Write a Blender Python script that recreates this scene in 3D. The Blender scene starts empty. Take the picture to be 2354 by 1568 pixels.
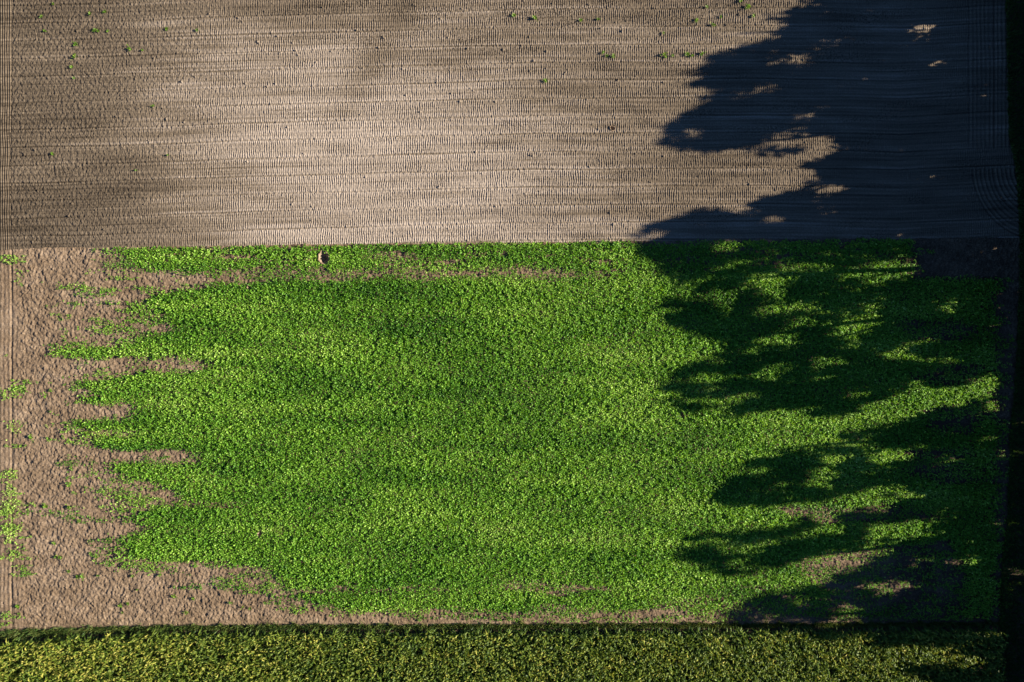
import bpy, math, random
import numpy as np
from mathutils import Vector

SC = bpy.context.scene
rng = np.random.default_rng(7)
random.seed(7)

# ------------------------------------------------------------------ camera, sky, sun, exposure
CAM_H = 66.667
SUN_EL = math.radians(21.0)
SUN_AZ = math.radians(5.0)            # from +X towards +Y
cam_d = bpy.data.cameras.new("drone_camera")
cam_d.sensor_width = 36.0
cam_d.lens = 24.0
cam_d.clip_start = 0.5
cam_d.clip_end = 6000.0
cam = bpy.data.objects.new("drone_camera", cam_d)
SC.collection.objects.link(cam)
cam.location = (0, 0, CAM_H)
SC.camera = cam

w = bpy.data.worlds.new("World")
SC.world = w
w.use_nodes = True
nt = w.node_tree
bg = nt.nodes["Background"]
sky = nt.nodes.new("ShaderNodeTexSky")
sky.sky_type = 'NISHITA'
sky.sun_disc = False
sky.sun_elevation = SUN_EL
sky.sun_rotation = math.pi / 2 - SUN_AZ
sky.altitude = 3500.0
sky.air_density = 0.9
sky.dust_density = 0.0
sky.ozone_density = 7.0
nt.links.new(sky.outputs[0], bg.inputs[0])
bg.inputs[1].default_value = 0.05

sun_d = bpy.data.lights.new("sun", 'SUN')
sun_d.energy = 5.0
sun_d.angle = math.radians(0.5)
sun_d.color = (1.0, 0.89, 0.74)
sun = bpy.data.objects.new("sun", sun_d)
SC.collection.objects.link(sun)
to_sun = Vector((math.cos(SUN_AZ) * math.cos(SUN_EL), math.sin(SUN_AZ) * math.cos(SUN_EL), math.sin(SUN_EL)))
sun.rotation_euler = to_sun.to_track_quat('Z', 'Y').to_euler()
sun.location = (80, 0, 60)

SC.view_settings.view_transform = 'Standard'
SC.view_settings.look = 'None'
SC.view_settings.gamma = 1.0
SC.view_settings.exposure = 1.85

# ------------------------------------------------------------------ helpers
S = 100.0 / 2353.0                    # metres per unit of the survey sheet the field outlines are written on


def X(v):
    return (np.asarray(v, float) - 1176.5) * S


def Y(v):
    return (784.0 - np.asarray(v, float)) * S


def UX(x):
    return x / S + 1176.5


def UY(y):
    return 784.0 - y / S


_tabs = {}


def perlin(x, y, seed=0):
    """gradient noise, roughly -0.7..0.7"""
    if seed not in _tabs:
        r = np.random.default_rng(1000 + seed)
        a = r.random((512, 512)) * 2 * np.pi
        _tabs[seed] = (np.cos(a).astype(np.float32), np.sin(a).astype(np.float32))
    gx, gy = _tabs[seed]
    xi = np.floor(x).astype(np.int64)
    yi = np.floor(y).astype(np.int64)
    fx = x - xi
    fy = y - yi
    u = fx * fx * fx * (fx * (fx * 6 - 15) + 10)
    v = fy * fy * fy * (fy * (fy * 6 - 15) + 10)

    def g(dx, dy):
        i = (xi + dx) & 511
        j = (yi + dy) & 511
        return gx[i, j] * (fx - dx) + gy[i, j] * (fy - dy)
    a = g(0, 0) * (1 - u) + g(1, 0) * u
    b = g(0, 1) * (1 - u) + g(1, 1) * u
    return a * (1 - v) + b * v


def rot(x, y, a):
    c, s = math.cos(a), math.sin(a)
    return c * x - s * y, s * x + c * y


def fbm(x, y, scale, octs, seed, gain=0.55):
    t = 0
    amp = 1.0
    for o in range(octs):
        a, b = rot(x, y, 0.7 + 1.3 * o)
        t = t + amp * perlin(a / scale + 17.3 * o, b / scale - 9.1 * o, seed + o)
        scale *= 0.5
        amp *= gain
    return t


def sstep(a, b, t):
    t = np.clip((t - a) / (b - a), 0, 1)
    return t * t * (3 - 2 * t)


def inpoly(px, py, poly):
    poly = np.asarray(poly, float)
    res = np.zeros(px.shape, bool)
    x1, y1 = poly[:, 0], poly[:, 1]
    x2, y2 = np.roll(x1, -1), np.roll(y1, -1)
    for a, b, c, d in zip(x1, y1, x2, y2):
        if b == d:
            continue
        cond = ((b > py) != (d > py)) & (px < (c - a) * (py - b) / (d - b) + a)
        res ^= cond
    return res


def mesh_from(name, verts, loops, starts, attrs=None, smooth=False):
    me = bpy.data.meshes.new(name)
    n = len(verts)
    me.vertices.add(n)
    me.vertices.foreach_set("co", np.ascontiguousarray(verts, np.float32).ravel())
    me.loops.add(len(loops))
    me.loops.foreach_set("vertex_index", np.ascontiguousarray(loops, np.int32))
    me.polygons.add(len(starts))
    me.polygons.foreach_set("loop_start", np.ascontiguousarray(starts, np.int32))
    me.polygons.foreach_set("use_smooth", np.full(len(starts), smooth, bool))
    for k, v in (attrs or {}).items():
        at = me.attributes.new(k, 'FLOAT', 'POINT')
        at.data.foreach_set("value", np.ascontiguousarray(v, np.float32))
    me.update(calc_edges=True)
    me.validate()
    return me


def link(name, me, mat, parent=None):
    o = bpy.data.objects.new(name, me)
    SC.collection.objects.link(o)
    if mat is not None:
        me.materials.append(mat)
    if parent is not None:
        o.parent = parent
    return o


def tag(o, label=None, cat=None, group=None, kind=None):
    if label:
        o["label"] = label
    if cat:
        o["category"] = cat
    if group:
        o["group"] = group
    if kind:
        o["kind"] = kind
    return o


def empty(name, loc):
    o = bpy.data.objects.new(name, None)
    o.empty_display_size = 0.5
    SC.collection.objects.link(o)
    o.location = loc
    return o


def grid_mesh(name, xx, yy, zz, attrs=None, smooth=True):
    """xx, yy, zz are (rows, cols) arrays, rows run towards +y"""
    r, c = xx.shape
    idx = np.arange(r * c, dtype=np.int32).reshape(r, c)
    q = np.stack([idx[:-1, :-1], idx[:-1, 1:], idx[1:, 1:], idx[1:, :-1]], -1).reshape(-1)
    v = np.stack([xx, yy, zz], -1).reshape(-1, 3)
    at = {k: a.reshape(-1) for k, a in (attrs or {}).items()}
    return mesh_from(name, v, q, np.arange(0, len(q), 4), at, smooth)


def leaf_quads(base, d, side, ln, wd, tone, belly=0.5):
    """diamond leaves: base point, direction, side vector"""
    ln = ln[:, None]
    wd = wd[:, None]
    mid = base + d * ln * belly
    v = np.stack([base, mid - side * wd * 0.5, base + d * ln, mid + side * wd * 0.5], 1).reshape(-1, 3)
    return v, np.repeat(tone, 4)


def quads_mesh(name, v, attrs):
    n = len(v)
    return mesh_from(name, v, np.arange(n, dtype=np.int32), np.arange(0, n, 4), attrs, False)


def rand_dirs(n, tilt_lo, tilt_hi):
    """unit direction with elevation in degrees and a horizontal side vector, rolled a little"""
    az = rng.random(n) * 2 * np.pi
    el = np.radians(tilt_lo + rng.random(n) * (tilt_hi - tilt_lo))
    d = np.stack([np.cos(az) * np.cos(el), np.sin(az) * np.cos(el), np.sin(el)], 1)
    s = np.stack([-np.sin(az), np.cos(az), np.zeros(n)], 1)
    up = np.cross(d, s)
    roll = rng.normal(0, 0.45, n)[:, None]
    s = s * np.cos(roll) + up * np.sin(roll)
    return d, s


# ------------------------------------------------------------------ materials
def new_mat(name):
    m = bpy.data.materials.new(name)
    m.use_nodes = True
    t = m.node_tree
    t.nodes.clear()
    out = t.nodes.new("ShaderNodeOutputMaterial")
    return m, t, out


def ramp(t, stops):
    r = t.nodes.new("ShaderNodeValToRGB")
    e = r.color_ramp.elements
    while len(e) < len(stops):
        e.new(0.5)
    for el, (p, c) in zip(e, stops):
        el.position = p
        el.color = (*c, 1)
    return r


def soil_mat(name, stops, grain=0.35, bump=0.5):
    """vertex attribute dry (0 wet loam .. 1 dry crust, in crop_field also painted tree shade) picks the soil colour, noise adds grain"""
    m, t, out = new_mat(name)
    b = t.nodes.new("ShaderNodeBsdfPrincipled")
    b.inputs["Roughness"].default_value = 0.95
    b.inputs["Specular IOR Level"].default_value = 0.12
    at = t.nodes.new("ShaderNodeAttribute")
    at.attribute_name = "dry"
    tc = t.nodes.new("ShaderNodeTexCoord")
    n = t.nodes.new("ShaderNodeTexNoise")
    n.inputs["Scale"].default_value = 9.0
    n.inputs["Detail"].default_value = 6.0
    n.inputs["Roughness"].default_value = 0.65
    t.links.new(tc.outputs["Object"], n.inputs["Vector"])
    mr = t.nodes.new("ShaderNodeMapRange")
    mr.inputs[1].default_value = 0.25
    mr.inputs[2].default_value = 0.75
    mr.inputs[3].default_value = -grain
    mr.inputs[4].default_value = grain
    t.links.new(n.outputs["Fac"], mr.inputs[0])
    ad = t.nodes.new("ShaderNodeMath")
    ad.operation = 'ADD'
    t.links.new(at.outputs["Fac"], ad.inputs[0])
    t.links.new(mr.outputs[0], ad.inputs[1])
    r = ramp(t, stops)
    t.links.new(ad.outputs[0], r.inputs[0])
    t.links.new(r.outputs[0], b.inputs["Base Color"])
    n2 = t.nodes.new("ShaderNodeTexNoise")
    n2.inputs["Scale"].default_value = 22.0
    n2.inputs["Detail"].default_value = 4.0
    t.links.new(tc.outputs["Object"], n2.inputs["Vector"])
    bp = t.nodes.new("ShaderNodeBump")
    bp.inputs["Strength"].default_value = bump
    bp.inputs["Distance"].default_value = 0.03
    t.links.new(n2.outputs["Fac"], bp.inputs["Height"])
    t.links.new(bp.outputs[0], b.inputs["Normal"])
    t.links.new(b.outputs[0], out.inputs[0])
    return m


def leaf_mat(name, stops, gloss=0.35, trans=0.35, rough=0.45):
    """attribute tone picks the leaf colour"""
    m, t, out = new_mat(name)
    at = t.nodes.new("ShaderNodeAttribute")
    at.attribute_name = "tone"
    r = ramp(t, stops)
    t.links.new(at.outputs["Fac"], r.inputs[0])
    b = t.nodes.new("ShaderNodeBsdfPrincipled")
    b.inputs["Roughness"].default_value = rough
    b.inputs["Specular IOR Level"].default_value = gloss
    t.links.new(r.outputs[0], b.inputs["Base Color"])
    tr = t.nodes.new("ShaderNodeBsdfTranslucent")
    hs = t.nodes.new("ShaderNodeHueSaturation")
    hs.inputs["Hue"].default_value = 0.485
    hs.inputs["Saturation"].default_value = 1.1
    hs.inputs["Value"].default_value = 1.25
    t.links.new(r.outputs[0], hs.inputs["Color"])
    t.links.new(hs.outputs[0], tr.inputs["Color"])
    mx = t.nodes.new("ShaderNodeMixShader")
    mx.inputs[0].default_value = trans
    t.links.new(b.outputs[0], mx.inputs[1])
    t.links.new(tr.outputs[0], mx.inputs[2])
    t.links.new(mx.outputs[0], out.inputs[0])
    return m


M_TILLED = soil_mat("tilled_soil", [(0.0, (0.045, 0.034, 0.022)), (0.45, (0.125, 0.098, 0.068)), (1.0, (0.30, 0.25, 0.20))], 0.20, 0.35)
M_CLOD = soil_mat("cloddy_soil", [(0.0, (0.045, 0.030, 0.019)), (0.5, (0.140, 0.099, 0.062)), (1.0, (0.26, 0.198, 0.140))], 0.30, 0.5)
M_LEAF = leaf_mat("cover_crop_leaf", [(0.0, (0.018, 0.085, 0.006)), (0.5, (0.105, 0.255, 0.018)), (0.85, (0.23, 0.40, 0.045)), (1.0, (0.36, 0.50, 0.12))], 0.22, 0.34, 0.55)
M_WEED = leaf_mat("weed_leaf", [(0.0, (0.05, 0.13, 0.01)), (0.5, (0.11, 0.22, 0.015)), (1.0, (0.22, 0.34, 0.03))], 0.35, 0.35)
M_MAIZE = leaf_mat("maize_leaf", [(0.0, (0.018, 0.045, 0.010)), (0.45, (0.055, 0.100, 0.014)), (0.8, (0.14, 0.19, 0.022)), (1.0, (0.34, 0.32, 0.06))], 0.18, 0.30, 0.55)
M_GRASS = leaf_mat("grass_blade", [(0.0, (0.016, 0.035, 0.008)), (0.6, (0.04, 0.085, 0.014)), (1.0, (0.14, 0.16, 0.04))], 0.2, 0.3, 0.6)
M_TREE = leaf_mat("tree_leaf", [(0.0, (0.02, 0.05, 0.010)), (0.6, (0.05, 0.10, 0.015)), (1.0, (0.13, 0.16, 0.03))], 0.3, 0.12, 0.5)
M_STRAW = leaf_mat("straw", [(0.0, (0.25, 0.18, 0.08)), (1.0, (0.5, 0.40, 0.22))], 0.3, 0.1)


def bark_mat():
    m, t, out = new_mat("bark")
    b = t.nodes.new("ShaderNodeBsdfPrincipled")
    b.inputs["Roughness"].default_value = 0.9
    tc = t.nodes.new("ShaderNodeTexCoord")
    mp = t.nodes.new("ShaderNodeMapping")
    mp.inputs["Scale"].default_value = (8, 8, 1.5)
    n = t.nodes.new("ShaderNodeTexNoise")
    n.inputs["Scale"].default_value = 1.5
    n.inputs["Detail"].default_value = 6
    t.links.new(tc.outputs["Object"], mp.inputs[0])
    t.links.new(mp.outputs[0], n.inputs["Vector"])
    r = ramp(t, [(0.3, (0.04, 0.03, 0.022)), (0.7, (0.15, 0.12, 0.09))])
    t.links.new(n.outputs["Fac"], r.inputs[0])
    t.links.new(r.outputs[0], b.inputs["Base Color"])
    bp = t.nodes.new("ShaderNodeBump")
    bp.inputs["Strength"].default_value = 0.6
    t.links.new(n.outputs["Fac"], bp.inputs["Height"])
    t.links.new(bp.outputs[0], b.inputs["Normal"])
    t.links.new(b.outputs[0], out.inputs[0])
    return m


M_BARK = bark_mat()


def land_mat():
    m, t, out = new_mat("far_land")
    b = t.nodes.new("ShaderNodeBsdfPrincipled")
    b.inputs["Roughness"].default_value = 0.95
    tc = t.nodes.new("ShaderNodeTexCoord")
    n = t.nodes.new("ShaderNodeTexNoise")
    n.inputs["Scale"].default_value = 0.02
    n.inputs["Detail"].default_value = 10
    t.links.new(tc.outputs["Object"], n.inputs["Vector"])
    r = ramp(t, [(0.35, (0.05, 0.085, 0.02)), (0.5, (0.10, 0.10, 0.04)), (0.65, (0.17, 0.13, 0.08))])
    t.links.new(n.outputs["Fac"], r.inputs[0])
    t.links.new(r.outputs[0], b.inputs["Base Color"])
    t.links.new(b.outputs[0], out.inputs[0])
    return m


# ------------------------------------------------------------------ field lines
def y_top(x):          # border between tilled soil and cover crop
    u = UX(x)
    v = np.interp(u, [-400, 0, 50, 600, 1200, 1750, 2350, 2800], [577, 575, 571, 564, 556.5, 551, 546.5, 545])
    return Y(v) + 0.10 * perlin(x / 0.9, x * 0 + 3.3, 60) + 0.12 * perlin(x / 4.0, x * 0 + 1.3, 61)


def y_maize(x):        # border between cover crop and maize
    u = UX(x)
    v = np.interp(u, [-400, 0, 70, 180, 400, 1200, 2300, 2800], [1462, 1452, 1447, 1444, 1440, 1437, 1432, 1430])
    return Y(v) + 0.16 * perlin(x / 0.8, x * 0 + 5.1, 63) + 0.12 * perlin(x / 3.1, x * 0 + 2.1, 64)


VERGE = [(-400, 2308), (0, 2312), (300, 2318), (380, 2332), (420, 2338), (560, 2345), (800, 2338), (1000, 2322), (1200, 2314), (1300, 2303), (1568, 2294), (2000, 2290)]


def x_verge(y):
    v = UY(y)
    return X(np.interp(v, [a for a, b in VERGE], [b for a, b in VERGE])) + 0.15 * perlin(y / 0.8, y * 0 + 2.7, 62)


def axis(lo, hi, flo, fhi, fine, coarse):
    a = np.arange(flo, fhi, fine)
    left = np.arange(lo, flo, coarse)
    right = np.arange(fhi, hi + coarse, coarse)
    return np.concatenate([left, a, right])


# ------------------------------------------------------------------ burrow holes (also pressed into the soil sheets)
PITS = [   # sheet x, sheet y, radius, depth, name, label
    (744, 593, 0.52, 0.42, "burrow_hole", "large pale soil burrow hole in the green strip under the tilled field"),
    (1407, 295, 0.22, 0.26, "burrow_hole", "small lone dark hole in the middle of the sunlit tilled soil"),
    (573, 661, 0.22, 0.22, "burrow_hole", "small dark burrow at the upper left edge of the dense green crop"),
    (1136, 1048, 0.17, 0.20, "burrow_hole", "pinhole burrow near the centre of the lit green crop, upper of two"),
    (1048, 1111, 0.19, 0.20, "burrow_hole", "pinhole burrow near the centre of the lit green crop, lower of two"),
    (1567, 954, 0.24, 0.22, "burrow_hole", "small dark burrow at the rim of the big tree shadow on the crop"),
    (598, 1226, 0.26, 0.20, "burrow_hole", "brown burrow with bare rim in the lower left of the green crop"),
]


def pit_press(x, y, z):
    for ux, uy, r, dep, *_ in PITS:
        cx, cy = X(ux), Y(uy)
        d = np.hypot((x - cx) / 0.9, y - cy)
        z = np.where(d < r * 1.25, np.minimum(z, -dep - 0.25), z)
    return z


# ------------------------------------------------------------------ tilled field
PASS_X = [-400, 0, 345, 575, 1178, 1750, 2068, 2315, 2700]
PASS_Y = [424, 422, 413.5, 405.5, 390, 385.5, 390.5, 378.5, 377]


def tilled():
    xs = axis(-66, 54, -50.4, 50.2, 0.037, 0.4)
    ts = np.concatenate([np.arange(-0.25, 25.2, 0.066), np.arange(25.2, 52, 0.4)])
    xx, tt = np.meshgrid(xs, ts)
    yb = y_top(xx)
    yy = yb + tt
    ux, uy = UX(xx), UY(yy)
    # passes of the cultivator
    u = yy - Y(np.interp(ux, PASS_X, PASS_Y)) + 0.10 * perlin(xx / 6, yy / 3, 20)
    PER = 1.735
    p = u / PER
    bi = np.floor(p).astype(int)
    f = (p - bi) * PER
    dline = np.minimum(f, PER - f)
    offs = np.random.default_rng(3).random(400)
    phase = xx / 0.213 + offs[(bi + 200) % 400] + 0.55 * perlin(xx / 1.0, yy / 0.8, 21) + 0.5 * perlin(xx / 9, yy / 9, 22)
    left = sstep(180, 640, ux + 130 * perlin(xx / 5, yy / 1.5, 23) + 0.25 * (uy - 250))
    patch = 0.72 + 0.8 * fbm(xx * 0.5, yy * 1.6, 1.4, 2, 24)
    ribs = np.sin(2 * np.pi * phase)
    ramp_ = np.clip(patch, 0.25, 1.15) * (0.10 + 0.90 * left) * sstep(0.03, 0.15 + 0.12 * perlin(xx / 1.5, bi * 2.3, 31), dline)
    h = 0.024 * ribs * ramp_
    # scoring along the travel direction
    right = sstep(1250, 1900, ux)
    h += (0.030 + 0.045 * right) * perlin(xx / (2.6 + 5 * right), u / (0.17 + 0.10 * right), 25) * (1.2 - 0.65 * left + 0.5 * right)
    h += 0.022 * perlin(xx / 6.0, u / 0.36, 26)
    deep = np.where((bi == 0) | (bi == -1), 1.0, 0.55)
    cont = 0.35 + 0.9 * np.clip(perlin(xx / 7, bi * 3.7, 27) + 0.3, 0, 1)
    at0 = np.where(f < PER / 2, bi, bi + 1)
    strong = np.where(at0 == 0, 1.5, np.where(at0 == -3, 1.1, 1.0))
    h -= 0.050 * strong * cont * np.exp(-(dline / 0.055) ** 2)
    h += 0.014 * np.exp(-((dline - 0.15) / 0.07) ** 2)
    h += 0.055 * fbm(xx, yy, 0.22, 2, 47) * np.exp(-(dline / 0.16) ** 2)
    # half-pass wheel mark
    h -= 0.018 * np.exp(-((f - PER * 0.52) / 0.06) ** 2) * np.clip(0.4 + 1.6 * perlin(xx / 5, bi * 5.1, 28), 0, 1)
    # clods
    h += (0.026 + 0.034 * (1 - left)) * fbm(xx, yy, 0.30, 3, 29, 0.75)
    h += 0.016 * perlin(xx / 0.14, yy / 0.16, 33)
    sp = fbm(xx, yy, 0.55, 2, 35)
    weedy = 0.05 * np.clip(fbm(xx * 0.4, yy * 1.2, 2.5, 2, 37) + 0.25 + 0.3 * sstep(9.5, 25, tt) * sstep(300, 900, ux), 0, 1)
    h += 0.50 * np.clip(sp - 0.66 + weedy * 4.2, 0, 0.11) * (0.4 + 1.2 * (perlin(xx / 0.2, yy / 0.2, 39) > 0))
    h -= 0.03 * sstep(0.5, 0, tt)
    # left headland strip: furrows along the border
    xl = np.interp(uy, [-200, 0, 350, 600], [31, 30, 24.5, 25])
    ml = sstep(1.2, -0.8, ux - xl)
    hl = 0.030 * np.sin(2 * np.pi * (xx / 0.22 + 0.5 * perlin(xx / 3, yy / 3, 40))) + 0.03 * fbm(xx, yy * 0.35, 0.3, 2, 41)
    hl -= 0.07 * np.exp(-((ux - xl) / 1.6) ** 2)
    h = h * (1 - ml) + hl * ml
    # right headland strip: furrows across the passes
    xr = 2226 + 3 * perlin(yy / 2, yy * 0, 42)
    mr = sstep(-1.2, 1.2, ux - xr) * sstep(343, 339, uy)
    hr = 0.030 * np.sin(2 * np.pi * (xx / 0.40 + 0.4 * perlin(xx / 3, yy / 5, 43))) * (0.6 + 0.8 * perlin(xx / 0.9, yy / 9, 44)) + 0.02 * np.sin(2 * np.pi * yy / 0.23) + 0.03 * fbm(xx, yy, 0.3, 2, 45)
    hr -= 0.10 * np.exp(-((ux - xr) / 3.0) ** 2)
    hr -= 0.13 * np.exp(-((ux - 2286) / 2.2) ** 2)
    h = h * (1 - mr) + hr * mr
    # turning arc in the corner
    rad = np.hypot(ux - 2400, uy - 388)
    ma = sstep(167, 164, rad) * sstep(386, 390, uy)
    ha = 0.055 * np.sin(2 * np.pi * rad * S / 0.42) + 0.03 * fbm(xx, yy, 0.3, 2, 46) - 0.12 * np.exp(-((rad - 118) / 3.0) ** 2) - 0.10 * np.exp(-((rad - 164) / 2.0) ** 2)
    h = h * (1 - ma) + ha * ma
    h = pit_press(xx, yy, h)
    h = np.where(tt < 0, -0.10, h)
    # soil moisture: browner to the left and along the lower rim, crusted pale in the middle
    dry = 0.50 + 0.16 * fbm(xx * 0.10, yy * 0.45, 1.3, 3, 50)
    dry += 0.40 * np.exp(-((ux - 820 - 0.5 * (uy - 250)) / 480) ** 2) * sstep(10, 300, uy + 60 * perlin(xx / 8, yy / 4, 52))
    dry -= 0.26 * sstep(620, 80, ux + 120 * perlin(xx / 9, yy / 2.2, 53))
    dry -= 0.10 * sstep(1000, 1700, ux)
    dry -= 0.16 * np.exp(-((ux - 880 + 0.55 * (uy - 100)) / 45) ** 2) * sstep(330, 200, uy)
    # damp lines the implement drew along its way
    dry -= 0.05
    dry += 0.28 * perlin(xx / 14, u / 0.20, 55) + 0.14 * perlin(xx / 5, u / 0.11, 57) + 0.10 * perlin(xx / 3, u / 0.5, 56)
    dry -= 0.30 * strong * cont * np.exp(-(dline / 0.05) ** 2)
    dry += 0.12 * np.exp(-((dline - 0.16) / 0.08) ** 2)
    dry -= 0.22 * np.exp(-((f - PER * 0.52) / 0.05) ** 2) * np.clip(0.3 + 1.6 * perlin(xx / 5, bi * 5.1, 28), 0, 1)
    # crumbs and old plant bits in the upper passes
    crumb = np.clip(fbm(xx * 0.25, yy, 1.6, 2, 58) + 0.55 * sstep(150, 20, uy) * sstep(500, 900, ux) * sstep(2000, 1500, ux), 0, 1)
    dry -= 0.75 * crumb * (perlin(xx / 0.13, yy / 0.13, 59) > 0.22)
    dry += 0.10 * (offs[(bi + 77) % 400] - 0.5)
    return grid_mesh("tilled_field", xx, yy, h, {"dry": dry}), None


# ------------------------------------------------------------------ cover crop: where it grows
def c1(*p):
    return [(x / 3.7254, 517 + y / 3.7254) for x, y in p]


def c2(*p):
    return [(x / 3.7254, 804 + y / 3.7254) for x, y in p]


def c3(*p):
    return [(x / 3.7254, 1148 + y / 3.7254) for x, y in p]


MAIN = c1((1290, 630), (1340, 550), (1560, 565), (1700, 520), (1900, 490), (2354, 475)) + \
    [(1000, 646), (1200, 645), (1400, 640), (1480, 630), (2060, 620), (2100, 640), (2290, 640), (2290, 1424), (2000, 1424), (1800, 1420),
     (1640, 1412), (1500, 1400), (1400, 1396), (1250, 1385), (1206, 1400), (1060, 1392), (1000, 1398), (900, 1402), (780, 1392), (700, 1372), (655, 1346)] + \
    c3((2354, 640), (2200, 565), (2100, 545), (1850, 520), (1600, 520), (1300, 505), (1000, 485), (1130, 420), (1000, 370), (1340, 240), (1150, 180), (1040, 90)) + \
    c2((1250, 1355), (2200, 1340), (2150, 1280), (1600, 1290), (1500, 1190), (1400, 1160), (1280, 1110), (1080, 1130), (930, 990), (1300, 970),
       (1640, 950), (1770, 910), (1560, 850), (1200, 855), (1060, 850), (860, 820), (720, 790), (910, 745), (1190, 740), (1150, 680), (760, 690), (580, 600),
       (1000, 600), (1200, 560), (1110, 540), (1110, 440), (800, 450), (640, 420), (900, 380), (800, 350), (610, 275), (740, 235), (1060, 240)) + \
    c1((1180, 1240), (1290, 1235), (1380, 1270), (1640, 1290), (1700, 1230), (1940, 1210), (1780, 1180), (1560, 1130), (1390, 1130), (1300, 1180), (1240, 1160),
       (1240, 1120), (1000, 1122), (800, 1128), (420, 1098), (560, 1055), (1000, 1035), (1150, 1000), (1240, 1010), (1400, 960), (1510, 890), (1450, 800), (1380, 710), (1290, 690))
STRIP = c1((1050, 205), (1560, 196), (1700, 183), (2354, 176)) + \
    [(1000, 558), (1400, 552), (2100, 549), (2108, 600), (2080, 650), (1480, 650), (1400, 628), (1206, 612), (1000, 612), (820, 615), (720, 612), (574, 615)] + \
    c1((2000, 390), (1800, 440), (1700, 410), (1580, 370), (1370, 410), (1150, 385), (1150, 290))
BARE = [   # polygon, how much of the crop is missing
    ([(660, 1345), (1045, 1342), (1045, 1358), (660, 1360)], 0.45),
    ([(1149, 1327), (1230, 1330), (1360, 1352), (1360, 1362), (1240, 1372), (1149, 1350)], 0.55),
    ([(1360, 1346), (1640, 1344), (1640, 1353), (1360, 1356)], 0.4),
    ([(1480, 1370), (1640, 1372), (1640, 1424), (1480, 1424)], 0.35),
    ([(1257, 756), (1290, 752), (1335, 772), (1300, 796), (1280, 790), (1285, 772)], 0.42),
    ([(2112, 545), (2300, 545), (2300, 637), (2150, 640), (2105, 610)], 0.6),
    ([(2045, 731), (2245, 733), (2235, 785), (2070, 785), (2066, 765)], 0.55),
    ([(2081, 841), (2236, 838), (2236, 884), (2081, 886)], 0.55),
    ([(2120, 935), (2240, 920), (2250, 1000), (2150, 1000)], 0.55),
    ([(2081, 1035), (2231, 1020), (2231, 1110), (2150, 1115), (2090, 1090)], 0.55),
    ([(1783, 1164), (1995, 1158), (2100, 1162), (2215, 1200), (2100, 1196), (1960, 1195), (1880, 1200)], 0.62),
    ([(1800, 1285), (1990, 1262), (2180, 1240), (2218, 1300), (2215, 1390), (1900, 1400), (1880, 1330)], 0.72),
    ([(1640, 1400), (2218, 1390), (2218, 1430), (1640, 1430)], 0.5),
    ([(1640, 1345), (1820, 1330), (1900, 1400), (1660, 1420)], 0.35),
    ([(810, 580), (880, 578), (977, 592), (970, 605), (840, 600)], 0.42),
    ([(2293, 545), (2350, 545), (2350, 1430), (2293, 1430)], 1.0),
]
EXTRA = [  # sparse polygons with a density of their own
    ([(480, 622), (700, 612), (1000, 610), (1480, 625), (1480, 648), (900, 648), (600, 640)], 0.42),
    (c1((740, 205), (1060, 205), (1160, 390), (760, 330)), 0.30),
    (c2((1000, 1200), (1600, 1290), (2200, 1280), (2200, 1345), (1250, 1360), (1000, 1330)), 0.40),
    (c2((880, 990), (1300, 1000), (1300, 1130), (1000, 1200), (870, 1240)), 0.25),
    (c2((520, 590), (900, 600), (900, 760), (520, 720)), 0.28),
    (c1((1060, 640), (1300, 690), (1480, 800), (1500, 900), (1240, 1010), (1000, 1010), (1050, 800)), 0.40),
    (c1((1110, 905), (1330, 900), (1420, 960), (1250, 1010), (1150, 960)), 0.75),
    (c1((900, 900), (1240, 780), (1240, 1000), (950, 1000)), 0.22),
    (c3((1000, 380), (1600, 520), (1300, 650), (950, 520)), 0.34),
    (c3((1750, 520), (2354, 640), (2354, 860), (1900, 760)), 0.26),
    ([(560, 1310), (800, 1380), (1640, 1400), (1700, 1430), (1200, 1431), (640, 1400)], 0.36),
    ([(100, 620), (440, 600), (420, 1010), (300, 1200), (520, 1360), (250, 1330), (120, 1000)], 0.10),
    # volunteers along the left headland
    (c1((80, 250), (200, 250), (210, 320), (90, 330)), 0.62),
    (c1((130, 340), (240, 340), (230, 520), (140, 520)), 0.22),
    (c1((170, 1320), (220, 1320), (210, 1420), (90, 1500), (75, 1470)), 0.60),
    (c1((80, 1040), (110, 1040), (110, 1140), (90, 1150)), 0.4),
    (c2((75, 620), (155, 615), (150, 830), (70, 790)), 0.78),
    (c2((70, 1010), (150, 1015), (120, 1190), (40, 1240), (60, 1100)), 0.60),
    (c2((35, 1240), (100, 1240), (160, 1400), (130, 1562), (0, 1562), (30, 1400)), 0.80),
    (c3((60, 0), (170, 0), (110, 330), (0, 400), (30, 200)), 0.78),
    (c3((110, 350), (220, 380), (230, 560), (150, 680), (90, 550)), 0.55),
    (c3((0, 420), (70, 410), (70, 480), (0, 480)), 0.5),
    (c3((10, 970), (110, 960), (110, 1060), (10, 1080)), 0.42),
    (c3((280, 40), (800, 60), (800, 180), (300, 140)), 0.17),
]
GX0, GX1, GY0, GY1, GSTEP = -100, 2420, 520, 1480, 2.0


def blur(a, n, wide=2):
    for _ in range(2):
        for ax in (0, 1):
            k = n if ax == 0 else n * wide
            c = np.cumsum(np.pad(a, [(k + 1, k) if i == ax else (0, 0) for i in (0, 1)], mode='edge'), axis=ax)
            if ax == 0:
                a = (c[2 * k + 1:] - c[:-2 * k - 1]) / (2 * k + 1)
            else:
                a = (c[:, 2 * k + 1:] - c[:, :-2 * k - 1]) / (2 * k + 1)
    return a


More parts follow.
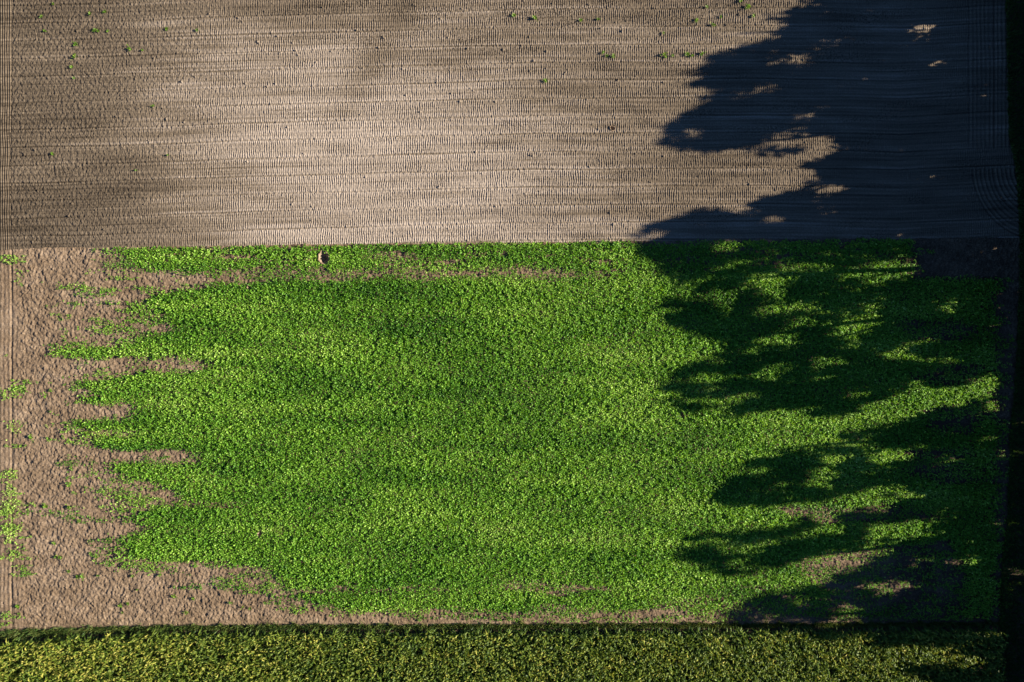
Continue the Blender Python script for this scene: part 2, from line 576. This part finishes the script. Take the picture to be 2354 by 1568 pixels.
def density_raster():
    ux, uy = np.meshgrid(np.arange(GX0, GX1, GSTEP), np.arange(GY0, GY1, GSTEP))
    d = np.zeros(ux.shape)
    ux, uy = (ux + 22 * fbm(ux, uy, 60, 3, 150) + 6 * perlin(ux / 9, uy / 9, 154), uy + 7 * fbm(ux * 0.5, uy, 30, 3, 156))
    for poly, v in EXTRA:
        d = np.maximum(d, inpoly(ux, uy, poly) * v)
    d = np.maximum(d, inpoly(ux, uy, STRIP) * 0.80)
    d = np.maximum(d, inpoly(ux, uy, MAIN) * 1.0)
    for poly, v in BARE:
        m = blur(inpoly(ux, uy, poly).astype(float), 2)
        d = d * (1 - v * m)
    return 0.5 * blur(d, 2, 2) + 0.5 * blur(d, 3, 6)


DENS = density_raster()


def dens(x, y):
    i = np.clip(((UY(y) - GY0) / GSTEP).astype(int), 0, DENS.shape[0] - 1)
    j = np.clip(((UX(x) - GX0) / GSTEP).astype(int), 0, DENS.shape[1] - 1)
    return DENS[i, j]


def crop_field():
    xs = axis(-66, 54, -50.3, 50.2, 0.062, 0.4)
    y0, y1 = -28.9, 10.6
    n = 640
    xx, tt = np.meshgrid(xs, np.linspace(0, 1, n))
    yb = y_maize(xx) - 0.8
    yy = yb + tt * (y_top(xx) + 0.22 - yb)
    ux, uy = UX(xx), UY(yy)
    rough = 1.0 - 0.55 * sstep(22, 0, UY(y_maize(xx)) - uy)      # smoother lane along the maize
    h = (0.080 * fbm(xx, yy * 0.85, 0.30, 3, 70, 0.72) + 0.05 * fbm(xx, yy, 1.0, 2, 73) + 0.024 * perlin(xx / 0.17, yy / 0.2, 77)) * rough
    h += 0.06 * fbm(xx, yy, 1.7, 2, 75)
    h += 0.35 * np.clip(fbm(xx, yy, 0.30, 2, 78) - 0.45, 0, 0.2)
    h -= 0.03
    ml = sstep(62, 20, ux)
    h = h * (1 - 0.55 * ml) + ml * 0.012 * np.sin(2 * np.pi * (xx / 0.42 + 0.6 * perlin(xx / 2, yy / 4, 80)))
    h -= 0.06 * np.exp(-((ux - 26) / 2.0) ** 2)
    lane = sstep(16, 3, UY(y_maize(xx)) - uy)
    h -= 0.05 * lane
    h -= 0.05 * np.exp(-((uy - 642) / 4.0) ** 2) * sstep(420, 520, ux)
    h = np.minimum(h, 0.25)
    h = pit_press(xx, yy, h)
    h = np.where(yy > y_top(xx), -0.14, h)
    h = np.where(yy < y_maize(xx) - 0.5, -0.06, h)
    d = dens(xx, yy)
    dry = 0.52 + 0.22 * fbm(xx * 0.5, yy, 2.2, 3, 82) - 0.22 * d
    dry += 0.05 * sstep(900, 0, ux) - 0.12 * sstep(1400, 2000, ux) - 0.22 * sstep(1950, 2120, ux)  # right end darkened: the trees' shade is put into the soil colour
    dry += 0.16 * fbm(xx * 0.35, yy, 0.5, 2, 84) + 0.22 * (perlin(xx / 0.12, yy / 0.12, 86) > 0.34) - 0.2 * (perlin(xx / 0.14, yy / 0.14, 87) > 0.36)
    dry += 0.10 * lane * sstep(200, 1000, ux)
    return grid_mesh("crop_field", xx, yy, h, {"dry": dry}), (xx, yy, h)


def field_z(x, y):
    return 0.0


# ------------------------------------------------------------------ build the ground
land = bpy.data.meshes.new("ground")
R = 2500
land.from_pydata([(-R, -R, -0.4), (R, -R, -0.4), (R, R, -0.4), (-R, R, -0.4)], [], [(0, 1, 2, 3)])
tag(link("ground", land, land_mat()), kind="structure")

me, _ = tilled()
tag(link("tilled_field", me, M_TILLED), kind="structure")
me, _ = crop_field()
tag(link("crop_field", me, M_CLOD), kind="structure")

# soil under the maize
xs = np.arange(-66, 54.1, 0.3)
xx, tt = np.meshgrid(xs, np.linspace(0, 1, 60))
yb = y_maize(xx) - 0.35
yy = yb + tt * (-52 - yb)
zz = 0.05 * fbm(xx, yy, 0.9, 3, 90) - 0.05
tag(link("maize_field", grid_mesh("maize_field", xx[::-1], yy[::-1], zz[::-1], {"dry": 0.25 + 0 * xx}), M_CLOD), kind="structure")

# grass verge under the trees
ys = np.arange(-60, 60, 0.25)
tt, yy = np.meshgrid(np.linspace(0, 1, 50), ys)
xv = x_verge(yy) - 0.05
xx = xv + tt * (72 - xv)
zz = 0.06 + 0.10 * fbm(xx, yy, 1.6, 3, 95) - 0.12 * sstep(0.4, 0, xx - xv)
tag(link("grass_verge", grid_mesh("grass_verge", xx, yy, zz, {"dry": 0.12 + 0 * xx}), M_CLOD), kind="structure")

# ------------------------------------------------------------------ cover crop plants
def cover_crop():
    st = 0.135
    gx, gy = np.meshgrid(np.arange(-50.6, 49.6, st), np.arange(-28.6, 10.2, st))
    x = (gx + (rng.random(gx.shape) - 0.5) * st * 1.3).ravel()
    y = (gy + (rng.random(gy.shape) - 0.5) * st * 1.3).ravel()
    d = dens(x, y)
    cl = fbm(x * 0.75, y, 1.1, 3, 110)                       # drifts
    fine = fbm(x, y, 0.42, 2, 114)
    cl2 = fbm(x * 0.13, y, 0.75, 3, 112)
    p = d + (0.40 * cl + 0.85 * cl2) * (1 - 0.62 * sstep(0.75, 1.0, d)) + 0.45 * fine * (1 - sstep(0.85, 1.0, d) * 0.15)
    p = np.where(d < 0.03, 0, p)
    keep = (p + (0.30 + 0.95 * sstep(0.95, 0.55, d) * sstep(0.02, 0.2, d)) * (rng.random(len(x)) - 0.5)) > 0.5
    keep &= y < y_top(x) - 0.05
    keep &= y > y_maize(x) + 0.35
    for ux, uy, r, dep, *_ in PITS:
        keep &= np.hypot(x - X(ux), y - Y(uy)) > r * (1.25 if r > 0.4 else 1.05)
    x, y, d = x[keep], y[keep], d[keep]
    ux = UX(x)
    n = len(x)
    size = 0.80 + 0.35 * rng.random(n) + 0.25 * fbm(x * 0.35, y, 2.2, 2, 118)
    size *= 0.72 + 0.28 * sstep(0.2, 0.9, d)
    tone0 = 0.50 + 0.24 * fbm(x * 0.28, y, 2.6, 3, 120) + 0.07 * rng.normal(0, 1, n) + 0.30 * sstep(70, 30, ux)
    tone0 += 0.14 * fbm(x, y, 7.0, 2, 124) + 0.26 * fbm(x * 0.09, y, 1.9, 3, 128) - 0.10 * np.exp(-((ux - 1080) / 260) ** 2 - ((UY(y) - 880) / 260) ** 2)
    hgt = (0.10 + 0.15 * rng.random(n)) * size + 0.24 * np.clip(fbm(x, y, 0.5, 2, 126), -0.4, 0.6) * sstep(0.5, 1, d)
    V, T = [], []
    for k in range(5):
        dd, ss = rand_dirs(n, -15, 55)
        off = rng.normal(0, 0.035, (n, 2))
        base = np.stack([x + off[:, 0], y + off[:, 1], np.maximum(hgt * (0.45 + 0.14 * k), 0.03)], 1)
        ln = (0.12 + 0.08 * rng.random(n)) * size
        wd = ln * (0.55 + 0.2 * rng.random(n))
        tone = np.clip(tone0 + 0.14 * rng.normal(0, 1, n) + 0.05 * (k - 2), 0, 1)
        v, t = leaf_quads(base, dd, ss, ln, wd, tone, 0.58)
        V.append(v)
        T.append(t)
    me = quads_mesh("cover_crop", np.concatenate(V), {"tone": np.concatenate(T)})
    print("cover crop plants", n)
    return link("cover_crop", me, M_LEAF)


tag(cover_crop(), label="dense green leafy cover crop with ragged left edge on brown soil", cat="crop", kind="stuff")


# ------------------------------------------------------------------ maize
def maize():
    st = 0.36
    gx, gy = np.meshgrid(np.arange(-60, 48.6, st), np.arange(-46, -27.5, st))
    x = (gx + (rng.random(gx.shape) - 0.5) * st * 0.95).ravel()
    y = (gy + (rng.random(gy.shape) - 0.5) * st * 0.95).ravel()
    ux = UX(x)
    off = np.interp(ux, [-500, 0, 120, 330, 420], [0.6, 0.75, 0.45, 0.15, 0.12])
    keep = (y < y_maize(x) - off - 0.12 * (1 + perlin(x / 0.5, x * 0, 130))) & (x < x_verge(y) - 0.6)
    keep &= ~((fbm(x, y, 1.3, 2, 133) > 0.46) & (rng.random(len(x)) < 0.7))
    x, y = x[keep], y[keep]
    n = len(x)
    H = 1.55 + 0.30 * rng.random(n) + 0.28 * fbm(x, y, 2.0, 2, 131)
    tone0 = 0.44 + 0.16 * sstep(900, 100, UX(x)) + 0.22 * fbm(x * 0.6, y, 1.8, 3, 135) + 0.06 * rng.normal(0, 1, n)
    V, T = [], []
    for k in range(10):
        az = rng.random(n) * 2 * np.pi
        z0 = H * (0.30 + 0.072 * k)
        L = (0.58 - 0.028 * abs(k - 4)) * (0.8 + 0.35 * rng.random(n))
        wd = 0.085 + 0.04 * rng.random(n)
        hx, hy = np.cos(az), np.sin(az)
        sx, sy = -np.sin(az), np.cos(az)
        rl = rng.normal(0, 0.5, n)
        side = np.stack([sx * np.cos(rl), sy * np.cos(rl), np.sin(rl)], 1)
        b = np.stack([x, y, z0], 1)
        up = 0.20 + 0.25 * rng.random(n)
        m1 = b + np.stack([hx * L * 0.45, hy * L * 0.45, up * L], 1)
        tip = b + np.stack([hx * L * 0.98, hy * L * 0.98, (up - 0.15 - 0.5 * rng.random(n)) * L], 1)
        tone = np.clip(tone0 + 0.13 * rng.normal(0, 1, n) + 0.045 * (k - 4), 0, 1)
        w2 = wd[:, None] * side * 0.5
        q1 = np.stack([b - w2 * 0.5, m1 - w2, m1 + w2, b + w2 * 0.5], 1)
        q2 = np.stack([m1 - w2, tip - w2 * 0.15, tip + w2 * 0.15, m1 + w2], 1)
        V += [q1.reshape(-1, 3), q2.reshape(-1, 3)]
        T += [np.repeat(tone, 4)] * 2
    # stalk and tassel as thin crossed blades
    for a in (0.0, math.pi / 2):
        s = np.array([math.cos(a), math.sin(a), 0]) * 0.014
        b = np.stack([x, y, 0 * x - 0.05], 1)
        tp = np.stack([x + rng.normal(0, 0.03, n), y + rng.normal(0, 0.03, n), H + 0.02], 1)
        V.append(np.stack([b - s, b + s, tp + s, tp - s], 1).reshape(-1, 3))
        T.append(np.repeat(np.clip(tone0 + 0.1, 0, 1), 4))
    for k in range(3):
        az = rng.random(n) * 2 * np.pi
        b = np.stack([x, y, H], 1)
        d = np.stack([np.cos(az) * 0.5, np.sin(az) * 0.5, 0 * az + 0.85], 1)
        s = np.stack([-np.sin(az), np.cos(az), 0 * az], 1)
        v, t = leaf_quads(b, d, s, 0.16 + 0.1 * rng.random(n), 0 * az + 0.035, np.clip(tone0 + 0.45, 0, 1))
        V.append(v)
        T.append(t)
    me = quads_mesh("maize_crop", np.concatenate(V), {"tone": np.concatenate(T)})
    print("maize plants", n)
    return link("maize_crop", me, M_MAIZE)


tag(maize(), label="tall dense dark green maize stand along the bottom of the photo", cat="maize", kind="stuff")


# ------------------------------------------------------------------ grass on the verge and the maize margin
def blades(name, x, y, z, lo, hi, wid, tone, lean=(35, 85)):
    n = len(x)
    d, s = rand_dirs(n, *lean)
    ln = lo + (hi - lo) * rng.random(n)
    v, t = leaf_quads(np.stack([x, y, z], 1), d, s, ln, wid * (0.7 + 0.6 * rng.random(n)), np.clip(tone, 0, 1), 0.4)
    return v, t


n = 90000
y = -48 + 96 * rng.random(n)
x = x_verge(y) - 0.1 + 9 * rng.random(n) ** 1.6
tn = 0.45 + 0.3 * fbm(x, y, 1.5, 3, 140) + 0.12 * rng.normal(0, 1, n)
v, t = blades("g", x, y, 0 * x + 0.04, 0.18, 0.45, 0.07, tn)
tag(link("verge_grass", quads_mesh("verge_grass", v, {"tone": t}), M_GRASS), label="dark shaded grass verge along the right edge", cat="grass", kind="stuff")

n = 26000
x = -56 + 104 * rng.random(n)
lim = np.interp(UX(x), [-500, 0, 120, 330, 420], [0.75, 0.85, 0.6, 0.32, 0.25])
y = y_maize(x) - lim * rng.random(n) ** 0.8 + 0.75 * np.clip(perlin(x / 0.6, x * 0, 142) + 0.15, 0, 1) * rng.random(n)
tn = 0.72 + 0.3 * fbm(x, y, 0.8, 2, 143) + 0.18 * rng.normal(0, 1, n)
v, t = blades("g", x, y, 0 * x - 0.02, 0.15, 0.5, 0.055, tn, (20, 80))
tag(link("margin_grass", quads_mesh("margin_grass", v, {"tone": t}), M_GRASS), label="ragged grass fringe between bare soil and maize", cat="grass", kind="stuff")


# ------------------------------------------------------------------ burrow holes
def make_pit(ux, uy, r, dep, name, label, k):
    cx, cy = float(X(ux)), float(Y(uy))
    rr = np.random.default_rng(300 + k)
    nr, na = 22, 56
    a = np.linspace(0, 2 * np.pi, na, endpoint=False)
    t = np.linspace(0, 1, nr)
    wob = 1 + 0.16 * np.sin(2 * a + rr.random() * 6) + 0.10 * np.sin(3 * a + rr.random() * 6) + 0.07 * np.sin(7 * a + rr.random() * 6)
    R_ = t[:, None] * r * 1.75 * wob[None, :] + 0.004
    xx = R_ * np.cos(a)[None, :] * 0.92
    yy = R_ * np.sin(a)[None, :]
    q = R_ / (r * wob[None, :])
    z = np.where(q < 1, -dep * (1 - q ** 2.2), 0.0)
    z += 0.16 * r / 0.5 * np.exp(-((q - 1.12) / 0.22) ** 2) * (0.75 + 0.6 * np.cos(a - 2.6))[None, :]
    z += 0.10 * r * fbm(xx + 7 * k, yy, 0.22, 3, 200, 0.7) * 1.6
    z -= sstep(1.45, 1.75, q) * 0.12
    v = np.stack([xx, yy, z], -1).reshape(-1, 3)
    idx = np.arange(nr * na).reshape(nr, na)
    nx = np.roll(idx, -1, axis=1)
    qd = np.stack([idx[:-1], idx[1:], nx[1:], nx[:-1]], -1).reshape(-1)
    dry = 0.62 + 0.25 * (q < 1) + 0.15 * fbm(xx, yy, 0.3, 2, 205)
    me = mesh_from(name, v, qd, np.arange(0, len(qd), 4), {"dry": dry.reshape(-1)}, True)
    o = link(name, me, M_CLOD)
    o.location = (cx, cy, 0.0)
    tag(o, label, "burrow", "burrow holes in the fields")
    if r > 0.4:     # loose clods thrown on the rim
        for j in range(9):
            aa = rr.random() * 6.28
            rad = r * (0.75 + 0.65 * rr.random())
            cme = clod_mesh(0.05 + 0.06 * rr.random(), 400 + j)
            c = link("clod", cme, M_CLOD, o)
            c.location = (rad * math.cos(aa), rad * math.sin(aa), 0.10 if rad > r else -0.08)
    return o


def clod_mesh(r, seed):
    import bmesh
    bm = bmesh.new()
    bmesh.ops.create_icosphere(bm, subdivisions=2, radius=1.0)
    rr = np.random.default_rng(seed)
    ax = 0.75 + 0.5 * rr.random(3)
    for vv in bm.verts:
        k = 1 + 0.22 * (rr.random() - 0.5)
        vv.co = Vector((vv.co.x * ax[0] * r * k, vv.co.y * ax[1] * r * k, vv.co.z * ax[2] * r * 0.7 * k))
    me = bpy.data.meshes.new("clod")
    bm.to_mesh(me)
    bm.free()
    at = me.attributes.new("dry", 'FLOAT', 'POINT')
    at.data.foreach_set("value", np.full(len(me.vertices), 0.75, np.float32))
    return me


for k, pt in enumerate(PITS):
    make_pit(*pt, k)

# ------------------------------------------------------------------ weeds one can pick out on bare soil
C = 3.7254
WEED_T = [(460, 35), (360, 145), (390, 270), (820, 262), (845, 266), (930, 270), (655, 385), (1225, 432), (640, 492), (620, 577), (640, 672), (455, 1320), (1440, 1328),
          (1115, 420), (900, 105), (1690, 265), (1315, 910), (1170, 1460), (770, 125), (1430, 255)]
WEED_R = [(910, 480), (970, 485), (880, 455), (1400, 470), (1420, 490), (1480, 480), (1600, 470), (1640, 480), (1730, 465), (2170, 140), (1770, 65), (1680, 180), (840, 170),
          (300, 165), (120, 140), (2060, 10), (2120, 65), (1890, 150), (1820, 215), (690, 175), (1400, 285), (390, 692)]
WEED_L = [(480, 490), (520, 490), (595, 610), (670, 660), (715, 655), (1495, 745), (600, 60), (830, 490), (780, 455), (1140, 650), (845, 650), (1380, 645), (1100, 890), (1040, 905),
          (1600, 965), (1180, 770), (1500, 830), (160, 910), (170, 975), (470, 370), (680, 185), (780, 150), (350, 100), (1060, 570), (1660, 845), (1980, 880), (2080, 920), (2140, 930), (1050, 965)]
WEED_M = [(275, 745), (615, 1015), (440, 345), (700, 1470 - 804 + 0), (640, 755), (750, 710), (545, 740), (240, 1330), (400, 1340), (690, 1460)]
weeds = [(x / C, y / C, 0) for x, y in WEED_T] + [(1149 + x / C, y / C, 0) for x, y in WEED_R] + \
        [(x / C, 1148 + y / C, 1) for x, y in WEED_L] + [(x / C, 804 + y / C, 1) for x, y in WEED_M]


def weed_mesh(seed):
    rr = np.random.default_rng(seed)
    m = 26
    az = rr.random(m) * 6.283
    el = np.radians(8 + 55 * rr.random(m))
    d = np.stack([np.cos(az) * np.cos(el), np.sin(az) * np.cos(el), np.sin(el)], 1)
    s = np.stack([-np.sin(az), np.cos(az), 0.3 * rr.normal(0, 1, m)], 1)
    base = np.stack([rr.normal(0, 0.07, m), rr.normal(0, 0.05, m), 0.01 + 0.05 * rr.random(m)], 1)
    v, t = leaf_quads(base, d, s, 0.12 + 0.10 * rr.random(m), 0.06 + 0.03 * rr.random(m), np.clip(0.45 + 0.25 * rr.normal(0, 1, m), 0, 1), 0.6)
    return quads_mesh("weed_tuft", v, {"tone": t})


wm = []
for k in range(5):
    mm = weed_mesh(500 + k)
    mm.materials.append(M_WEED)
    wm.append(mm)
for k, (ux, uy, where) in enumerate(weeds):
    o = bpy.data.objects.new("weed_tuft", wm[k % 5])
    SC.collection.objects.link(o)
    o.location = (float(X(ux)), float(Y(uy)), 0.03)
    o.rotation_euler = (0, 0, random.random() * 6.28)
    sc = 0.7 + 0.6 * random.random()
    o.scale = (sc, sc, sc)
    if where == 0:
        tag(o, "tiny green weed tuft alone on the combed tilled soil", "weed", "weed tufts on the tilled soil")
    else:
        tag(o, "small green seedling tuft alone on the bare cloddy soil left of the crop", "weed", "seedling tufts on the bare soil beside the crop")

# ------------------------------------------------------------------ trees beyond the right edge (they throw the long shadows)
SHADE = [(1850, -260), (1760, -180), (1800, -90), (1850, -30), (1830, 0), (1790, 32), (1738, 44), (1795, 62), (1765, 88), (1700, 108), (1635, 122), (1615, 148), (1580, 165),
         (1555, 190), (1590, 207), (1640, 215), (1600, 240), (1570, 262), (1508, 290), (1515, 318), (1540, 346), (1640, 356), (1745, 338), (1745, 318), (1830, 306),
         (1900, 322), (1935, 338), (1890, 358), (1828, 383), (1870, 396), (1880, 410), (1840, 425), (1785, 442), (1720, 465), (1630, 470), (1560, 490), (1490, 515), (1432, 552),
         (1450, 590), (1500, 640), (1512, 680), (1498, 730), (1560, 770), (1640, 798), (1560, 838), (1500, 880), (1480, 905), (1512, 942), (1600, 965), (1685, 965), (1730, 945),
         (1790, 940), (1835, 965), (1900, 962), (2000, 930), (2080, 892), (2180, 892), (2290, 880), (2285, 900), (2200, 925), (2060, 962), (1915, 995), (1870, 1025), (1700, 1045), (1655, 1100),
         (1580, 1150), (1640, 1166), (1760, 1168), (1900, 1150), (2010, 1130), (1990, 1165), (1880, 1185), (1700, 1195), (1530, 1242), (1540, 1285), (1620, 1312), (1700, 1338),
         (1800, 1310), (1960, 1262), (2060, 1255), (1880, 1330), (1690, 1375), (1640, 1432), (1720, 1452), (1800, 1475), (2000, 1486), (2120, 1500), (1900, 1525), (2010, 1560), (1900, 1620),
         (1800, 1700), (1850, 1800), (2470, 1800), (2470, -260)]
LIT = [   # sun flecks inside the shade
    [(1930, 640), (2010, 615), (2100, 600), (2090, 632), (1990, 650)],
    [(1700, 640), (1790, 625), (1800, 650), (1720, 665)],
    [(1900, 742), (2000, 720), (1990, 760), (1920, 770)],
    [(1985, 1045), (2080, 1030), (2085, 1055), (2000, 1062)],
    [(1980, 1215), (2110, 1195), (2100, 1232), (1990, 1240)],
    [(1820, 132), (1850, 126), (1850, 146), (1815, 148)],
    [(2095, 60), (2145, 55), (2140, 72), (2095, 72)],
    [(2010, 1345), (2060, 1340), (2050, 1362), (2010, 1362)],
    [(1760, 500), (1800, 495), (1800, 512), (1760, 512)],
]


MORE_SHADE = [[(1700, 345), (1790, 332), (1870, 338), (1880, 352), (1760, 364)], [(1745, 318), (1800, 312), (1815, 326), (1745, 330)]]


def in_shade(ux, uy):
    wx = 26 * fbm(ux * 0.5, uy, 18, 3, 160)
    m = inpoly(ux + wx, uy + 5 * fbm(ux * 0.4, uy, 14, 2, 163), SHADE)
    th = np.where(uy > 560, -0.33, -0.50) - 0.10 * sstep(1900, 2200, ux)
    m &= fbm(ux * 0.20 , uy + 0.10 * ux, 17, 3, 166) > th
    for l in MORE_SHADE:
        m |= inpoly(ux, uy, l)
    for l in LIT:
        m &= ~inpoly(ux, uy, l)
    return m


TREES = [(-200, 55.6), (-70, 55.0), (55, 54.6), (180, 55.4), (300, 54.8), (505, 55.2), (640, 56.2), (735, 54.6), (890, 55.2), (1010, 57.5), (1110, 55.4), (1265, 54.8), (1400, 55.0), (1560, 55.5), (1690, 55.0)]
TREE_TXT = ["narrow leafy tree beyond the top right corner, farthest up the row", "leafy tree beyond the top right corner, second up the row",
            "leafy tree whose short shadow crosses the top of the tilled field", "tall leafy tree whose shadow ends in thin spikes on the tilled soil",
            "tall leafy tree whose shadow makes the rounded lobe on the tilled soil", "tallest leafy tree whose shadow crosses the border of soil and crop",
            "slender leafy tree set back behind the row at the top of the crop", "leafy tree whose shadow lies on the upper third of the green crop",
            "leafy tree whose shadow ends as the broad dark lobe on the green crop", "small leafy tree set back beside the sunlit gap in the row",
            "leafy tree whose shadow starts below the sunlit gap on the crop", "leafy tree whose shadow ends as a double lobe low on the crop",
            "leafy tree whose shadow reaches the bare lane beside the maize", "leafy tree whose shadow falls on the maize", "leafy tree beyond the bottom right corner of the maize"]


def tube(pts, rads, seg=8):
    V, F = [], []
    for i, (p, r) in enumerate(zip(pts, rads)):
        p = np.asarray(p, float)
        d = np.asarray(pts[min(i + 1, len(pts) - 1)], float) - np.asarray(pts[max(i - 1, 0)], float)
        d /= np.linalg.norm(d) + 1e-9
        a = np.cross(d, [0.31, 0.95, 0.1])
        a /= np.linalg.norm(a)
        b = np.cross(d, a)
        for k in range(seg):
            t = 2 * math.pi * k / seg
            V.append(p + r * (math.cos(t) * a + math.sin(t) * b))
    for i in range(len(pts) - 1):
        for k in range(seg):
            k2 = (k + 1) % seg
            F.append((i * seg + k, i * seg + k2, (i + 1) * seg + k2, (i + 1) * seg + k))
    return V, F


def grow():
    tanE = math.tan(SUN_EL)
    sinE = math.sin(SUN_EL)
    N = 9000
    cand = []
    for r, cnt in ((0.95, 4000), (0.60, 11000), (0.32, 18000)):
        ux = 1400 + 1060 * rng.random(cnt)
        uy = -260 + 2060 * rng.random(cnt)
        ok = in_shade(ux, uy)
        ex, ey = 0.70 * r / sinE / S, 0.80 * r / S
        for a in np.linspace(0, 2 * np.pi, 12, endpoint=False):
            ok &= in_shade(np.minimum(ux + ex * np.cos(a), 2460), uy + ey * np.sin(a))
        ux, uy = ux[ok], uy[ok]
        cand.append(np.stack([ux, uy, np.full(len(ux), r)], 1))
    cand = np.concatenate(cand)
    ty = np.array([t[0] for t in TREES], float)
    tx = np.array([t[1] for t in TREES], float)
    sx, sy, r = X(cand[:, 0]), Y(cand[:, 1]), cand[:, 2]
    # which tree throws this patch of shade; the shade drifts along the sun's bearing
    own = np.argmin(np.abs(cand[:, 1][:, None] - ty[None, :] + rng.normal(0, 22, (len(cand), 1))), 1)
    zz = (tx[own] - sx) / math.cos(SUN_AZ) * tanE
    spread = np.clip(2.6 - 0.10 * np.abs(zz - 8), 0.6, 2.6)
    x = tx[own] + rng.uniform(-1, 1, len(cand)) * spread
    x = np.maximum(x, 51.3 + r)
    L = (x - sx) / math.cos(SUN_AZ)
    z = L * tanE
    y = sy + L * math.sin(SUN_AZ)
    return x, y, z, r, own, tx, ty


cx_, cy_, cz_, cr_, own_, tx_, ty_ = grow()


def crown_mesh(name, cx, cy, cz, cr, origin, per):
    V, T = [], []
    for a, b, c, r in zip(cx, cy, cz, cr):
        m = max(14, int(per * r * r))
        q = rng.normal(0, 1, (m, 3))
        q /= np.linalg.norm(q, axis=1)[:, None]
        rad = r * rng.random(m) ** 0.45
        base = np.array([a, b, c]) + q * rad[:, None] * np.array([1, 1, 0.85])
        base[:, 2] = np.maximum(base[:, 2], 0.25)
        d, s = rand_dirs(m, -50, 60)
        ln = 0.30 + 0.18 * rng.random(m)
        tone = np.clip(0.5 + 0.18 * rng.normal(0, 1, m) + 0.25 * rng.normal(0, 0.4), 0, 1)
        v, t = leaf_quads(base - np.array(origin), d, s, ln, ln * (0.6 + 0.25 * rng.random(m)), tone, 0.55)
        V.append(v)
        T.append(t)
    return quads_mesh(name, np.concatenate(V), {"tone": np.concatenate(T)})


for k in range(len(TREES)):
    m = own_ == k
    up = m & (cz_ > 3.2)
    if up.sum() < 6:
        continue
    bx = float(tx_[k])
    by = float(np.median(cy_[up]))
    org = (bx, by, 0.0)
    root = empty("leafy_tree", org)
    tag(root, TREE_TXT[k], "tree", "row of trees beyond the right edge")
    link("crown", crown_mesh("crown", cx_[up], cy_[up], cz_[up], cr_[up], org, 70), M_TREE, root)
    top = float(cz_[up].max())
    rr = np.random.default_rng(700 + k)
    V, F = [], []
    nseg = 9
    pts = [np.array([0.25 * math.sin(i * 0.9 + k), 0.25 * math.cos(i * 1.1 + k * 2), -0.4 + (top * 0.86 + 0.4) * i / (nseg - 1)]) for i in range(nseg)]
    rads = [0.34 * (1 - i / (nseg - 0.4)) ** 0.8 + 0.02 for i in range(nseg)]
    rads[0] *= 1.35
    v, f = tube(pts, rads, 10)
    V += v
    F += f
    ids = np.where(up)[0]
    for j in rr.choice(ids, min(22, len(ids)), replace=False):
        tgt = np.array([cx_[j], cy_[j], cz_[j]]) - np.array(org)
        i0 = int(np.clip((tgt[2] - 1.6) / (top * 0.86) * (nseg - 1) - 0.6, 1, nseg - 2))
        p0 = pts[i0]
        mid = (p0 + tgt) / 2 + np.array([0, 0, -0.25 + 0.3 * rr.random()])
        r0 = rads[i0] * 0.42
        v, f = tube([p0, mid, tgt], [r0, r0 * 0.6, 0.015], 6)
        o0 = len(V)
        V += v
        F += [tuple(o0 + q for q in ff) for ff in f]
    tm = bpy.data.meshes.new("trunk")
    tm.from_pydata([tuple(p) for p in V], [], F)
    tm.polygons.foreach_set("use_smooth", np.ones(len(F), bool))
    link("trunk", tm, M_BARK, root)

# hedge bushes standing under the trees
low = cz_ <= 3.2
edges = np.arange(-50, 51, 4.0)
nb = 0
for a, b in zip(edges[:-1], edges[1:]):
    m = low & (cy_ >= a) & (cy_ < b)
    if m.sum() < 3:
        continue
    org = (float(cx_[m].mean()), float(cy_[m].mean()), 0.0)
    root = empty("hedge_bush", org)
    tag(root, "low leafy hedge bush standing under the tree row beyond the right edge", "bush", "hedge bushes under the tree row")
    link("foliage", crown_mesh("foliage", cx_[m], cy_[m], np.maximum(cz_[m], 0.5), cr_[m], org, 95), M_TREE, root)
    V, F = [], []
    rr = np.random.default_rng(800 + nb)
    ids = np.where(m)[0]
    for j in rr.choice(ids, min(8, len(ids)), replace=False):
        tgt = np.array([cx_[j], cy_[j], max(cz_[j], 0.6)]) - np.array(org)
        p0 = np.array([tgt[0] * 0.4, tgt[1] * 0.5, -0.2])
        v, f = tube([p0, (p0 + tgt) / 2 + np.array([0, 0, 0.1]), tgt], [0.05, 0.035, 0.01], 6)
        o0 = len(V)
        V += v
        F += [tuple(o0 + q for q in ff) for ff in f]
    tm = bpy.data.meshes.new("stem")
    tm.from_pydata([tuple(p) for p in V], [], F)
    link("stem", tm, M_BARK, root)
    nb += 1

# dry stalks lying on the lane beside the maize
n = 260
x = -48 + 90 * rng.random(n)
y = y_maize(x) + 0.1 + 0.7 * rng.random(n) ** 2
d, sd = rand_dirs(n, -4, 14)
v, t = leaf_quads(np.stack([x, y, 0 * x + 0.06], 1), d, sd, 0.18 + 0.35 * rng.random(n), 0 * x + 0.03, rng.random(n))
tag(link("straw_litter", quads_mesh("straw_litter", v, {"tone": t}), M_STRAW), label="pale dry stalks scattered on the bare lane beside the maize", cat="straw", kind="stuff")
